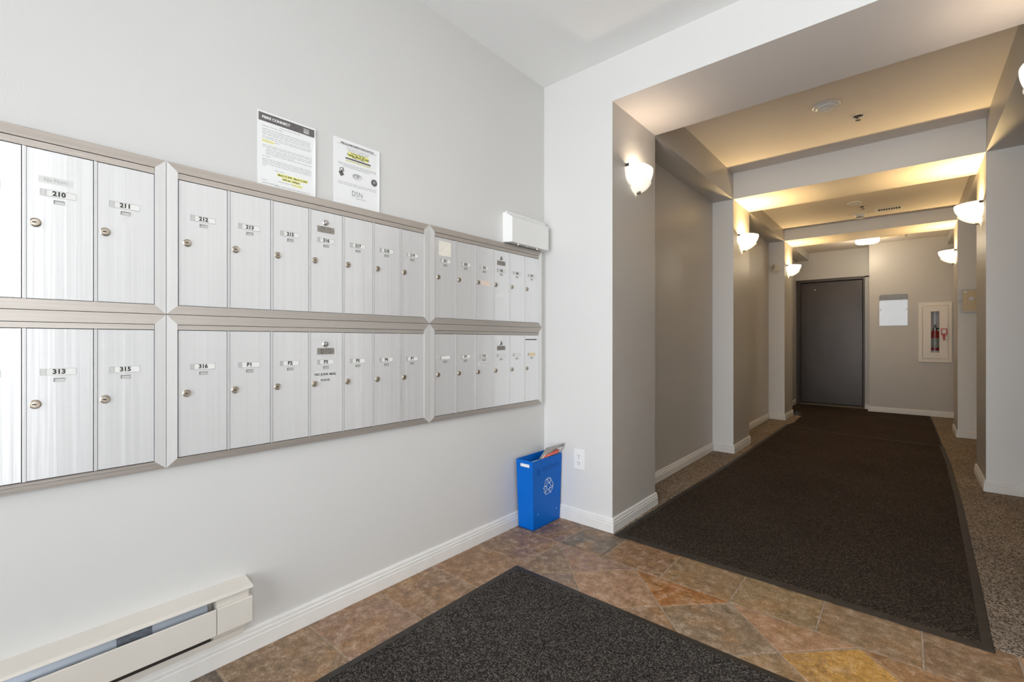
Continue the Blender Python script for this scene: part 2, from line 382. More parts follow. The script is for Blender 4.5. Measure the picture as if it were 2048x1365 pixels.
ys = [-.0, -.297, -.594, -.894, -1.196, -1.494, -1.798, -2.1, -2.4, -2.7, -3.0, -3.3, -3.6]
for a, c in zip(ys, ys[1:]):
    tile([(.0, c + G), (.323 - G, c + G), (.323 - G, a - G), (.0, a - G)])
xt = [.323, .572, .867, 1.163, 1.461, 1.758, 2.003, 2.30, 2.6, 2.95]
for a, c in zip(xt, xt[1:]):
    tile([(a + G, -.297 + G), (c - G, -.297 + G), (c - G, -G), (a + G, -G)])
S = .4205; d = G * math.sqrt(2)
for i in range(-12, 8):
    for j in range(-4, 16):
        p0, p1 = .030 + S * i + d, .030 + S * (i + 1) - d     # x+y
        m0, m1 = 1.0555 + S * (j - 2) + d, 1.0555 + S * (j - 1) - d   # x-y
        poly = [((p + m) / 2, (p - m) / 2) for p, m in ((p0, m0), (p0, m1), (p1, m1), (p1, m0))]
        poly = poly[::-1]
        for a, bb, c in ((-1, 0, -.323 - G), (1, 0, XEND), (0, 1, -.297 - G), (0, -1, 3.6)):
            poly = clip(poly, a, bb, c)
            if len(poly) < 3: break
        if len(poly) >= 3: tile(poly)

# ------------------------------------------------------------------ baseboards (profile swept along each wall, mitred)
PROF = [(0, 0), (.0135, 0), (.0135, .047), (.0105, .050), (.0125, .053), (.0125, .061), (.0088, .064), (.0098, .068), (.0098, .074), (.0050, .081), (0, .081)]
def baseboard(name, path, scale=1.0):
    pts = [Vector(p) for p in path]; n = len(pts); b = MB(); rings = []
    for i, p in enumerate(pts):
        def nrm(a, c): t = (c - a).normalized(); return Vector((t.y, -t.x))
        if i == 0: k = nrm(pts[0], pts[1])
        elif i == n - 1: k = nrm(pts[-2], pts[-1])
        else:
            a, c = nrm(pts[i - 1], p), nrm(p, pts[i + 1]); k = (a + c) / (1 + a.dot(c))
        rings.append([(p.x + k.x * o * scale, p.y + k.y * o * scale, z * scale) for o, z in PROF])
    b.loft(rings, TRIM); return struct(b.build(name))
# walking so that the room lies on the right-hand side of the path
baseboard('baseboard_left', [(0, YBACK), (0, 0), (.02, 0)])
baseboard('baseboard_front', [(0.0135, 0), (XL, 0), (XL, YB), (XRL, YB)])
baseboard('baseboard_hall_left', [(XRL, YB), (XRL, YC), (XL, YC), (XL, YC2), (XRL, YC2)])
baseboard('baseboard_hall_left', [(XRL, YC2), (XRL, YD), (XL, YD), (XL, YD2), (XRL, YD2), (XRL, YE)])
baseboard('baseboard_far', [(DX1, YE), (XJ, YE), (XJ, YF), (XRR, YF)])
baseboard('baseboard_hall_right', [(XRR, YF), (XRR, YD2), (XR, YD2), (XR, YD), (XRR, YD), (XRR, YC2)])
baseboard('baseboard_hall_right', [(XRR, YC2), (XR, YC2), (XR, YC), (XRR, YC), (XRR, YB), (XR, YB), (XR, 0), (XEND, 0)])

# ------------------------------------------------------------------ far door
door = thing('door_1', None, None, (0, 0, 0)); door['kind'] = 'structure'
b = MB()
b.box(DX0, DX0 + .05, YE - .018, YE + .06, 0, DZ, FRAMEM); b.box(DX1 - .022, DX1, YE - .018, YE + .06, 0, DZ, FRAMEM); b.box(DX0 + .05, DX1 - .022, YE - .018, YE + .06, DZ - .045, DZ, FRAMEM)
b.box(DX0 + .05, DX0 + .062, YE + .01, YE + .08, 0, DZ - .045, FRAMEM); b.box(DX1 - .03, DX1 - .022, YE + .01, YE + .08, 0, DZ - .045, FRAMEM)
b.build('door_frame', door, bevel=.003)
b = MB(); b.box(DX0 + .064, DX1 - .032, YE + .025, YE + .07, .04, DZ - .05, DOORM); b.build('door_leaf', door, bevel=.003)
b = MB(); b.box(DX0 + .05, DX1 - .022, YE - .01, YE + .07, 0, .03, mat('threshold', (.10, .075, .05), .5, metal=.4)); b.build('threshold', door, bevel=.004)
b = MB(); b.lathe([(.012, 0), (.012, .006), (.006, .008)], mat('peephole_metal', (.5, .45, .4), .3, metal=1), Matrix.Translation((.557, YE + .025, 1.91)) @ Matrix.Rotation(math.pi / 2, 4, 'X'), 16); b.build('peephole', door)
for z in (.3, 1.05, 1.8):
    b = MB(); b.lathe([(.007, 0), (.007, .1)], FRAMEM, Matrix.Translation((DX0 + .066, YE + .018, z)), 10); b.build('hinge', door)

# ------------------------------------------------------------------ mailboxes
def rail(b, p_out0, p_out1, p_in1, p_in0, m, xo=.0205, xi=.0215):
    """one mitred rail of the surround: outer edge at xo from the wall, inner edge at xi"""
    q = [(0.0, *p_out0), (0.0, *p_out1), (0.0, *p_in1), (0.0, *p_in0), (xo, *p_out0), (xo, *p_out1), (xi, *p_in1), (xi, *p_in0)]
    b.hexa(q, m)
LOCK_ME = None
def lock_mesh(r, keyed=True):
    b = MB(); M = Matrix.Rotation(math.pi / 2, 4, 'Y')
    b.lathe([(r, 0), (r, .003), (r * .82, .0045), (r * .72, .0040), (r * .66, .0058), (0.0005, .0062)], LOCKM, M, 24)
    b.box(.0062, .0066, -r * .12, r * .12, -r * .02, r * .42, LOCKD) if not keyed else b.box(.0060, .0067, -r * .5, r * .15, -r * .14, r * .14, LOCKD)
    return b.mesh('lock', True)
LM = lock_mesh(.0115); LM2 = None
def master_mesh():
    b = MB(); M = Matrix.Rotation(math.pi / 2, 4, 'Y'); r = .0115
    b.lathe([(r, 0), (r, .002), (r * .85, .004)], CHROME, M, 24, True); b.lathe([(r * .78, .0035), (r * .78, .0048)], CHROME_D, M, 20)
    b.lathe([(r * .5, .0045), (r * .5, .0068), (r * .3, .0072)], CHROME, M, 18); b.box(.0072, .0076, -.001, .001, -.004, .001, LOCKD)
    return b.mesh('master_lock', True)
MM = master_mesh()
def holder_mesh(card=CARD):
    # local: y 0..w, z 0..h; thin rim, grip at the -y end, card
    w, h = .068, .0175; b = MB()
    b.box(0, .0016, 0, w, h - .0008, h, CARDG); b.box(0, .0016, 0, w, 0, .0006, CARDG); b.box(0, .0014, 0, .0008, 0, h, INKG); b.box(0, .0010, w - .0008, w, 0, h, CARDG)
    b.box(0, .0009, .0008, .0125, .0006, h - .0008, CARDG); b.box(0, .0007, .0125, w - .0008, .0006, h - .0008, card)
    b.box(.0009, .0011, .010, .0106, .0006, h - .0008, INKG)
    return b.mesh('label_holder')
HM, HMY = holder_mesh(), holder_mesh(STICKY)
def notch_mesh():
    w, h = .021, .0092; b = MB()
    b.box(0, .0014, 0, w, h - .0011, h, DARK); b.box(0, .0014, 0, .0011, 0, h, DARK); b.box(0, .0010, 0, w, 0, .0008, PLATE); b.box(0, .0010, w - .0008, w, 0, h, PLATE)
    b.box(0, .0004, .0011, w - .0008, .0008, h - .0011, CARDG)
    return b.mesh('notch')
NM = notch_mesh()
def plate_mesh():
    w, h = .068, .024; b = MB(); b.box(0, .0015, 0, w, 0, h, PLATE)
    def ln(y0, z0, y1, z1, t=.0009):
        d = Vector((y1 - y0, z1 - z0)); n = Vector((-d.y, d.x)).normalized() * t / 2
        b.hexa([(.0015, y0 - n.x, z0 - n.y), (.0015, y1 - n.x, z1 - n.y), (.0015, y1 + n.x, z1 + n.y), (.0015, y0 + n.x, z0 + n.y),
                (.0018, y0 - n.x, z0 - n.y), (.0018, y1 - n.x, z1 - n.y), (.0018, y1 + n.x, z1 + n.y), (.0018, y0 + n.x, z0 + n.y)], INK)
    a, c, e, f = .015, .053, .0045, .0195
    for q in ((a, e, c, e), (c, e, c, f), (c, f, a, f), (a, f, a, e), (a, f, .034, .0115), (c, f, .034, .0115), (a, e, .028, .014), (c, e, .040, .014)): ln(*q)
    for y in (.005, .063): b.lathe([(.0016, .0015), (.0016, .0022)], CHROME_D, Matrix.Translation((0, y, .012)) @ Matrix.Rotation(math.pi / 2, 4, 'Y'), 8)
    return b.mesh('post_plate')
PM = plate_mesh()
def inst(me, name, parent, loc):
    o = bpy.data.objects.new(name, me); COL.objects.link(o); o.parent = parent; o.location = loc; return o
DOORX = .018
def sticker(d, y0, y1, z0, z1, m, txt=None, size=.01, tm=INK, bold=.0003, name='sticker', rot=0):
    b = MB(); b.box(DOORX, DOORX + .0005, y0, y1, z0, z1, m); b.build(name, d)
    if txt:
        me = text_mesh(txt, size, tm, bold=bold)
        place_mesh(me, face_matrix((DOORX + .0008, (y0 + y1) / 2, (z0 + z1) / 2), (0, 1, rot), (0, -rot, 1)), 'lettering', d)
def bank(label, yo0, yo1, zlev, y_first, pitch, names, master=None, extra=None):
    zo0, zd0, zd1, zs, zo1 = zlev      # outer bottom, door bottom, door top, strip top, outer top
    root = thing('mailbox_bank', label, 'mailboxes', (0, (yo0 + yo1) / 2, zo0), 0, 'aluminium mailbox banks on the wall')
    inv = Matrix.Translation((0, -(yo0 + yo1) / 2, -zo0))
    made = []
    n = len(names); yi0, yi1 = y_first, y_first + pitch * n; e = .0006
    b = MB(); b.box(0, .009, yo0 + .004, yo1 - .004, zo0 + .004, zo1 - .004, DARK); made.append(b.build('cabinet_body', root))
    o0, o1, q0, q1 = yo0 + e, yo1 - e, zo0 + e, zo1 - e
    b = MB(); rail(b, (o0, q1), (o1, q1), (yi1, zs), (yi0, zs), ALU_TH); made.append(b.build('top_rail', root))
    b = MB(); rail(b, (o0, q0), (o1, q0), (yi1, zd0), (yi0, zd0), ALU_TH); made.append(b.build('bottom_rail', root))
    b = MB(); rail(b, (o0, q0), (o0, q1), (yi0, zs), (yi0, zd0), ALU_TV); made.append(b.build('side_rail', root))
    b = MB(); rail(b, (o1, q0), (o1, q1), (yi1, zs), (yi1, zd0), ALU_TV); made.append(b.build('side_rail', root))
    b = MB(); b.box(.008, .0195, yi0 + .001, yi1 - .001, zd1 + .0008, zs - .0016, ALU_TH); made.append(b.build('head_strip', root))
    for i, nm in enumerate(names):
        y = yi0 + pitch * i
        if i:
            b = MB(); b.box(.008, .0205, y + .0014, y + .0040, zd0 + .001, zd1 - .0005, ALU_TV); b.box(.008, .0188, y + .0040, y + .0086, zd0 + .001, zd1 - .0005, ALU_TV); made.append(b.build('divider', root))
        y0, y1 = y + (.0096 if i else .003), y + pitch - .0004
        if i == n - 1: y1 -= .0012
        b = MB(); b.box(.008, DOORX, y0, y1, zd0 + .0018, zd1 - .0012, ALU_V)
        if nm == 'slot':
            b.box(DOORX, DOORX + .0006, y + .010, y + .118, zd1 - .029, zd1 - .023, LOCKD)
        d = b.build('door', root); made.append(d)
        inst(LM, 'lock', d, (DOORX, y + .0245, zd0 + .197))
        hz = zd0 + .270
        inst(HMY if nm == 'slot' else HM, 'label_holder', d, (DOORX, y + .033, hz))
        inst(NM, 'notch', d, (DOORX, y + .0585, zd0 + .2525))
        if nm and nm != 'slot':
            me = text_mesh(nm, .0168, INK, bold=.0007, sx=1.0)
            place_mesh(me, face_matrix((DOORX + .0011, y + .0685, hz + .0086), (0, 1, 0), (0, 0, 1)), 'number', d)
        if master == i:
            inst(MM, 'master_lock', d, (DOORX, y + .067, zd0 + .347)); inst(PM, 'post_plate', d, (DOORX, y + .0335, zd0 + .308))
        if extra and i in extra: extra[i](d, y, zd0)
    for o in made:
        o.matrix_parent_inverse = Matrix.Identity(4); o.data.transform(inv)
        for c in o.children: 
            if c.data in (LM, HM, HMY, NM, MM, PM): c.location = inv @ c.location
            else: c.data.transform(inv)
    return root
UP = (1.1495, 1.177, 1.566, 1.586, 1.614); LO = (.684, .709, 1.102, 1.119, 1.1488)
P = .1357; PR = .1353
bank('aluminium mailbox bank with doors 210 and 211, in the upper row', -2.94, -1.933, UP, -2.911, P, ['', '', '', '', '', '210', '211'],
     extra={5: lambda d, y, z: (sticker(d, y + .030, y + .096, z + .304, z + .321, STICKW, 'No Flyers', .0115, INKG, 0))})
bank('aluminium mailbox bank with doors 313 and 315, in the lower row', -2.94, -1.933, LO, -2.911, P, ['', '', '', '', '', '313', '315'])
bank('aluminium mailbox bank of seven doors 212 to 219, master lock over 216', -1.933, -.926, UP, -1.904, P, ['212', '213', '215', '216', '217', '218', '219'], 3)
bank('aluminium mailbox bank with doors 316 to P7 and a no junk mail sticker', -1.933, -.926, LO, -1.905, P, ['316', 'P1', 'P2', 'P3', 'P5', 'P6', 'P7'], 3,
     {3: lambda d, y, z: (sticker(d, y + .026, y + .108, z + .222, z + .240, STICKW, 'NO JUNK MAIL', .0128, INK, .0004), sticker(d, y + .044, y + .088, z + .201, z + .217, STICKW, 'PLEASE', .0115, INK, .0003))})
bank('aluminium mailbox bank of six doors 301 to 307 under the white wall box', -.926, -.053, UP, -.894, PR, ['301', '302', '303', '305', '306', '307'], 3,
     {0: lambda d, y, z: sticker(d, y + .030, y + .104, z + .302, z + .372, STICK), 2: lambda d, y, z: sticker(d, y + .042, y + .112, z + .186, z + .210, STICKP),
      3: lambda d, y, z: sticker(d, y + .030, y + .10, z + .130, z + .150, mat('worn_label', (.80, .80, .79), .5))})
bank('aluminium mailbox bank with doors P9 and P10 and a dark outgoing slot', -.926, -.053, LO, -.895, PR, ['', 'P9', 'P10', '', '', 'slot'], 3,
     {2: lambda d, y, z: sticker(d, y + .026, y + .112, z + .228, z + .250, STICKW, 'NO FLYERS PLS', .011, INKG, .0001)})

# ------------------------------------------------------------------ notices above the mailboxes
def sheet(name, label, y0, y1, z0, z1, curl):
    root = thing(name, label, 'notice', (0, y0, z0), 0, 'paper notices taped above the mailboxes')
    b = MB(); n = 30; w, h = y1 - y0, z1 - z0
    def X(t, s): return .0035 + curl * max(0, (t - .93) / .07) ** 2 * (.5 + .5 * math.sin(s * math.pi))
    rings = []
    N = 8
    front = [[b.bm.verts.new((X(i / n, j / N) + .0004, w * i / n, h * j / N)) for i in range(n + 1)] for j in range(N + 1)]
    back = [[b.bm.verts.new((X(i / n, j / N), w * i / n, h * j / N)) for i in range(n + 1)] for j in range(N + 1)]
    for j in range(N):
        for i in range(n):
            b.face([front[j][i], front[j][i + 1], front[j + 1][i + 1], front[j + 1][i]], PAPER); b.face([back[j][i], back[j + 1][i], back[j + 1][i + 1], back[j][i + 1]], PAPER)
    for j in range(N):
        b.face([front[j][0], front[j + 1][0], back[j + 1][0], back[j][0]], PAPER); b.face([front[j][n], back[j][n], back[j + 1][n], front[j + 1][n]], PAPER)
    for i in range(n):
        b.face([front[0][i], back[0][i], back[0][i + 1], front[0][i + 1]], PAPER); b.face([front[N][i], front[N][i + 1], back[N][i + 1], back[N][i]], PAPER)
    b.build('paper', root, smooth=True)
    return root, w, h
def bars(root, lst, m, name, w, h, x=.0042, t=.0002, curl=0):
    b = MB()
    for s0, s1, t0, t1 in lst:
        # follow the curl with short pieces
        k = max(1, int((s1 - s0) / .1))
        for i in range(k):
            a, c = s0 + (s1 - s0) * i / k, s0 + (s1 - s0) * (i + 1) / k
            xa = x + curl * max(0, (a - .93) / .07) ** 2; xc = x + curl * max(0, (c - .93) / .07) ** 2
            za, zb = h * (1 - t1), h * (1 - t0)
            b.hexa([(xa, a * w, za), (xc, c * w, za), (xc, c * w, zb), (xa, a * w, zb), (xa + t, a * w, za), (xc + t, c * w, za), (xc + t, c * w, zb), (xa + t, a * w, zb)], m)
    o = b.build(name, root)
    if name == 'body_print': o['kind'] = 'stuff'
    return o
def words(root, s, size, m, sy, tz, w, h, bold=0, align='CENTER', sx=1, name='lettering', x=.0048):
    me = text_mesh(s, size, m, bold=bold, align=align, sx=sx)
    return place_mesh(me, face_matrix((x, w * sy, h * (1 - tz)), (0, 1, 0), (0, 0, 1)), name, root)
def hyph(lines):
    """a row of grey words for print too small to read"""
    out = []
    for s0, s1, t in lines:
        s = s0
        while s < s1 - .01:
            e = min(s1, s + random.uniform(.03, .11)); out.append((s, e, t - .0032, t + .0032)); s = e + .012
    return out
r, w, h = sheet('paper_notice', 'white printed sheet headed FIBRE CONNECT with a dark banner across its top', -1.671, -1.464, 1.6155, 1.878, .002)
bars(r, [(.02, .975, .025, .135)], INKB, 'banner', w, h, curl=.004)
words(r, 'FIBRE CONNECT', .0128, PAPER, .075, .082, w, h, bold=.00045, align='LEFT')
bars(r, [(.78, .89, .05, .056), (.78, .94, .068, .072), (.78, .90, .080, .086), (.78, .92, .096, .103), (.78, .91, .108, .113)], PAPER, 'banner_caption', w, h, x=.0044, curl=.004)
L1 = [(.36, .72, .165)] + [(.08, .42, .195)] + [(.08, .9, t) for t in (.235, .258, .281, .304)] + [(.08, .93, .335), (.08, .90, .358)] + [(.28, .36, .385)] + \
     [(.08, .93, .45), (.08, .93, .472), (.14, .93, .50), (.14, .93, .522), (.14, .62, .545), (.14, .93, .567), (.08, .22, .60)] + [(.08, .92, t) for t in (.635, .657, .679, .701)] + [(.08, .14, .724), (.28, .45, .763), (.08, .17, .918), (.08, .34, .955), (.28, .90, .965)]
bars(r, hyph(L1), INKG, 'body_print', w, h)
bars(r, [(.075, .27, .380, .410), (.32, .86, .785, .828), (.40, .72, .838, .872), (.58, .76, .884, .915)], HILITE, 'highlighter', w, h, x=.0041)
bars(r, hyph([(.08, .26, .395), (.34, .75, .90)]), INKG, 'body_print', w, h, x=.0044)
words(r, 'March 10, 2025 - March 12, 2025', .0078, INK, .59, .808, w, h, bold=.0002)
words(r, '9:00 am - 4:00pm', .0085, INK, .56, .855, w, h, bold=.0002)
r, w, h = sheet('paper_notice', 'white printed sheet headed FIRE ALARM INSPECTION NOTICE with three device pictures', -1.3925, -1.184, 1.6155, 1.879, .002)
words(r, 'FIRE ALARM INSPECTION NOTICE', .0098, INK, .51, .062, w, h, bold=.00022, sx=1.0)
bars(r, [(.08, .94, .080, .0825)], INK, 'underline', w, h, x=.0044)
words(r, 'SMOKE DETECTOR INSPECTION', .0072, INKG, .52, .120, w, h); words(r, 'BUILDING COMMON AREAS', .0072, INKG, .52, .150, w, h)
bars(r, [(.30, .75, .165, .245), (.26, .80, .300, .318)], HILITE, 'highlighter', w, h, x=.0041)
words(r, 'IN-SUITE TESTING', .0078, INK, .52, .182, w, h, bold=.0001); words(r, 'Tuesday, March 18, 2025', .0098, INK, .52, .213, w, h, bold=.0003); words(r, '10:00am - 11:30am', .0072, INK, .52, .240, w, h, bold=.0001)
bars(r, [(.25, .80, .262, .286)], INKB, 'redaction_bar', w, h)
bars(r, hyph([(.26, .80, .309), (.10, .93, .365), (.10, .93, .385), (.20, .78, .408), (.10, .95, .655), (.10, .93, .68)]), INKG, 'body_print', w, h, x=.0044)
# drawn devices
b = MB()
def disc(cy, cz, ry, rz, m, x=.0044, seg=24):
    c = [( x + .0003, w * cy + ry * math.cos(2 * math.pi * i / seg), h * (1 - cz) + rz * math.sin(2 * math.pi * i / seg)) for i in range(seg)]
    b.loft([[(x, q[1], q[2]) for q in c], c], m)
disc(.88, .535, .0145, .0145, INKB); disc(.88, .530, .005, .005, INKG, x=.0047)
disc(.50, .520, .021, .0115, INKG); disc(.515, .527, .015, .0075, PAPER, x=.0047); disc(.51, .520, .009, .006, INKG, x=.0050)
def pbar(y0, z0, y1, z1, t, m):
    d_ = Vector((w * (y1 - y0), -h * (z1 - z0))); n_ = Vector((-d_.y, d_.x)).normalized() * t / 2
    A, B_ = Vector((w * y0, h * (1 - z0))), Vector((w * y1, h * (1 - z1)))
    q = [A - n_, B_ - n_, B_ + n_, A + n_]
    b.hexa([(.0044, *p) for p in q] + [(.0047, *p) for p in q], m)
pbar(.145, .50, .19, .56, .016, INKB); pbar(.17, .47, .20, .50, .013, INKG); pbar(.125, .53, .14, .45, .002, INK); pbar(.14, .45, .20, .44, .002, INK); pbar(.20, .44, .215, .49, .003, INK)
b.build('device_picture', r)['kind'] = 'stuff'
words(r, 'DSN', .030, INK, .50, .795, w, h, bold=-.0006, sx=.86)
bars(r, [(.36, .68, .848, .8505)], INKG, 'logo_line', w, h); bars(r, hyph([(.48, .70, .862)]), INKG, 'body_print', w, h)

# ------------------------------------------------------------------ white wall box in the corner above the mailboxes
r = thing('emergency_light', 'white metal wall box with sloping top over the end of the mailboxes', 'emergency light', (0, -.2, 1.62))
b = MB(); y0, y1 = -.190, .150
b.loft([[(.026, y, -.002), (.026, y, .163), (.072, y, .134), (.072, y, -.005)] for y in (y0, y1)], PLASTIC); b.build('housing', r, bevel=.003)
b = MB(); b.box(0, .027, y0 + .002, y1 + .03, -.0, .168, PLASTIC); b.box(.020, .031, y0 + .002, y1 + .034, .166, .172, PLASTIC); b.build('back_plate', r, bevel=.0015)
for y in (-.115, .06):
    b = MB(); b.lathe([(.006, 0), (.006, -.006), (.004, -.009)], CHROME, Matrix.Translation((.052, y, -.004)), 14); b.build('fixing_screw', r, smooth=True)
b = MB(); b.box(.045, .055, -.04, -.032, -.010, -.004, CARDG); b.build('latch', r)

# ------------------------------------------------------------------ wall outlet
r = thing('wall_outlet', 'white double wall outlet on the pale pier beside the blue bin', 'outlet', (.259, 0, .372))
b = MB(); b.box(-.038, .038, -.006, 0, -.059, .059, PLASTIC); b.build('cover_plate', r, bevel=.003)
for z in (.021, -.021):
    b = MB(); b.lathe([(.0165, 0), (.0165, .0025), (.0150, .0032)], PLASTIC, Matrix.Translation((0, -.006, z)) @ Matrix.Rotation(math.pi / 2, 4, 'X'), 24)
    for x in (-.0065, .0065): b.box(x - .0012, x + .0012, -.0094, -.0090, z + .0005, z + .0085, LOCKD)
    b.lathe([(.0026, 0), (.0026, .0004)], LOCKD, Matrix.Translation((0, -.0092, z - .0065)) @ Matrix.Rotation(math.pi / 2, 4, 'X'), 10)
    b.build('receptacle', r)
b = MB(); b.lathe([(.003, 0), (.0025, .0012)], CARDG, Matrix.Translation((0, -.006, 0)) @ Matrix.Rotation(math.pi / 2, 4, 'X'), 10); b.build('screw', r)

# ------------------------------------------------------------------ recycling bin
r = thing('recycling_bin', 'blue plastic recycling bin with a white recycling symbol', 'bin', (0, 0, 0))
bx0, bx1, by0, by1 = .022, .130, -.275, -.020     # floor
tx0, tx1, ty0, ty1 = .017, .136, -.290, -.006     # rim
BH = .392; T = .0025
def bp(u, v, s, ins=0):   # u across x, v across y, s height 0..1
    x0 = bx0 + (tx0 - bx0) * s + ins; x1 = bx1 + (tx1 - bx1) * s - ins; y0 = by0 + (ty0 - by0) * s + ins; y1 = by1 + (ty1 - by1) * s - ins
    return (x0 + (x1 - x0) * u, y0 + (y1 - y0) * v, BH * s)
b = MB()
def side(f, holes=None):
    """f(t, s, inset) -> point on the side; cut into a grid with one optional hole"""
    ts, ss = [0, 1], [0, 1]
    if holes: t0, t1, s0, s1 = holes; ts, ss = [0, t0, t1, 1], [0, s0, s1, 1]
    for i in range(len(ts) - 1):
        for j in range(len(ss) - 1):
            if holes and i == 1 and j == 1: continue
            o = [f(ts[i], ss[j], 0), f(ts[i + 1], ss[j], 0), f(ts[i + 1], ss[j + 1], 0), f(ts[i], ss[j + 1], 0)]
            q = [f(ts[i], ss[j], T), f(ts[i + 1], ss[j], T), f(ts[i + 1], ss[j + 1], T), f(ts[i], ss[j + 1], T)]
            b.hexa(o + q, BLUE)
side(lambda t, s, i: bp(t, 0, s, i), (.20, .80, .900, .950))
side(lambda t, s, i: bp(t, 1, s, i), (.20, .80, .900, .950))
side(lambda t, s, i: bp(1, t, s, i)); side(lambda t, s, i: bp(0, t, s, i))
b.hexa([bp(0, 0, 0), bp(1, 0, 0), bp(1, 1, 0), bp(0, 1, 0)] + [bp(0, 0, .012), bp(1, 0, .012), bp(1, 1, .012), bp(0, 1, .012)], BLUE)
b.build('bin_body', r)
# recycling symbol outline, three folded arrows on the long face
def on_face(y, z): s = z / BH; return Vector((bx1 + (tx1 - bx1) * s + .0005, y, z))
b = MB()
cy, cz, R_ = -.139, .222, .052
def seg(p, q, t=.0025):
    A, B_ = Vector(p), Vector(q); d_ = (B_ - A); n_ = Vector((-d_.y, d_.x)).normalized() * t / 2
    k = [A - n_, B_ - n_, B_ + n_, A + n_]
    b.hexa([on_face(*v) for v in k] + [on_face(*v) + Vector((.0004, 0, 0)) for v in k], WHITEP)
for k in range(3):
    a = math.radians(120 * k + 8)
    def T2(x, y): return (cy + R_ * (x * math.cos(a) - y * math.sin(a)) * .95, cz + R_ * (x * math.sin(a) + y * math.cos(a)) * 1.0)
    A1 = [(-.62, .18), (-.22, .86), (.10, .40), (-.22, -.02)]      # band up the side
    A2 = [(-.22, .86), (.32, .92), (.48, .62), (.68, .70), (.50, .22), (.02, .26), (.22, .38), (.10, .50)]
    A1 = [(-.78, .20), (-.40, .88), (-.05, .80), (-.34, .02), (-.58, .18)]
    A2 = [(-.40, .88), (.18, .95), (.38, .70), (.58, .80), (.42, .28), (-.02, .34), (.16, .46), (-.02, .80)]
    for S_ in (A1, A2):
        for i in range(len(S_)): seg(T2(*S_[i]), T2(*S_[(i + 1) % len(S_)]))
b.build('recycling_symbol', r)
b = MB()
for i in range(4):
    y = -.248 + i * .008; b.hexa([on_face(y, .300), on_face(y + .002, .300), on_face(y + .002, .338), on_face(y, .338)] + [on_face(*q) + Vector((.0006, 0, 0)) for q in ((y, .300), (y + .002, .300), (y + .002, .338), (y, .338))], BLUED)
for i in range(15):
    y = -.200 + i * .0115; z0 = .318 + random.uniform(0, .006); z1 = .345 + random.uniform(-.004, .006)
    b.hexa([on_face(y, z0), on_face(y + .003, z0), on_face(y + .003, z1), on_face(y, z1)] + [on_face(*q) + Vector((.0006, 0, 0)) for q in ((y, z0), (y + .003, z0), (y + .003, z1), (y, z1))], BLUED)
b.build('embossed_marks', r)
b = MB()
for y, z in ((-.235, .082), (-.055, .070)):
    p = on_face(y, z); b.lathe([(.0028, 0), (.0024, .0012)], WHITEP, Matrix.Translation(p) @ Matrix.Rotation(math.pi / 2, 4, 'Y'), 10)
b.build('rivet', r)
# papers in the bin
r = thing('magazine', 'red and grey magazine sticking up out of the blue bin', 'magazine', (.12, -.1, .3))
o0 = Vector((.12, -.1, .3))
def slab(pts, th, m, name, parent, base):
    b = MB(); P_ = [Vector(p) - base for p in pts]; n_ = (P_[1] - P_[0]).cross(P_[2] - P_[0]).normalized() * th
    b.loft([P_, [p + n_ for p in P_]], m); return b.build(name, parent)
slab([(.085, -.13, .20), (.118, -.205, .385), (.100, -.110, .433), (.168, -.022, .456), (.128, -.022, .395), (.10, -.02, .22)], .004, mat('magazine_grey', (.30, .28, .26), .4, noise=(60, .4, (1, 1, 8))), 'cover', r, o0)
slab([(.122, -.200, .389), (.1105, -.114, .424), (.163, -.040, .440), (.130, -.030, .400)], .0016, PAPER, 'page', r, o0 + Vector((-.006, .002, -.001)))
slab([(.124, -.195, .391), (.1165, -.130, .413), (.150, -.062, .428), (.131, -.040, .402)], .0012, REDP, 'red_page', r, o0 + Vector((-.009, .003, -.001)))
r = thing('envelope', 'white envelope lying in the blue bin, seen through its handle hole', 'envelope', (.07, -.2, .34))
slab([(.034, -.275, .352), (.120, -.277, .362), (.121, -.150, .378), (.034, -.12, .352)], .0012, PAPER, 'sheet', r, Vector((.07, -.2, .34)))
slab([(.030, -.281, .352), (.118, -.281, .352), (.118, -.278, .376), (.030, -.278, .374)], .001, PAPER, 'flap', r, Vector((.07, -.2, .34)))

# ------------------------------------------------------------------ baseboard heater
HY1 = -1.707; HY0 = -3.1; r = thing('baseboard_heater', 'cream enamel electric baseboard heater under the mailboxes', 'heater', (0, HY1, .08))
z = .08
def ext(prof, y0, y1, m, name, bevel=.0008):
    b = MB(); b.loft([[(x, y, zz - z) for x, zz in prof] for y in (y0, y1)], m); return b.build(name, r, bevel=bevel)
ext([(.0, .082), (.0185, .082), (.0185, .1005), (.0, .1005)], HY0 - HY1, -.012, HEAT, 'back_panel')
ext([(.010, .101), (.019, .101), (.019, .142), (.010, .142)], HY0 - HY1, -.108, LOCKD, 'inner_gap', 0)
ext([(.0, .101), (.010, .101), (.010, .262), (.0, .262)], HY0 - HY1, -.001, HEAT, 'back_panel')
ext([(.0, .262), (.0, .269), (.062, .2585), (.068, .256), (.070, .2495), (.066, .2475), (.060, .253)], HY0 - HY1, 0, HEAT, 'top_cap')
ext([(.064, .141), (.066, .137), (.0685, .139), (.0685, .2195), (.066, .222), (.064, .2205)], HY0 - HY1, -.1065, HEAT, 'front_cover')
ext([(.010, .138), (.062, .137), (.0685, .139), (.0685, .2195), (.066, .222), (.010, .222)], -.1045, -.002, HEAT, 'end_cover')
ext([(.010, .222), (.060, .222), (.060, .253), (.010, .2615)], -.1045, -.010, HEAT, 'end_bracket')
ext([(.010, .112), (.030, .108), (.034, .137), (.010, .139)], -.1045, -.012, HEAT, 'end_foot')
ext([(.010, .145), (.040, .150), (.052, .200), (.040, .240), (.010, .255)], HY0 - HY1, -.125, HEATI, 'heating_element', 0)
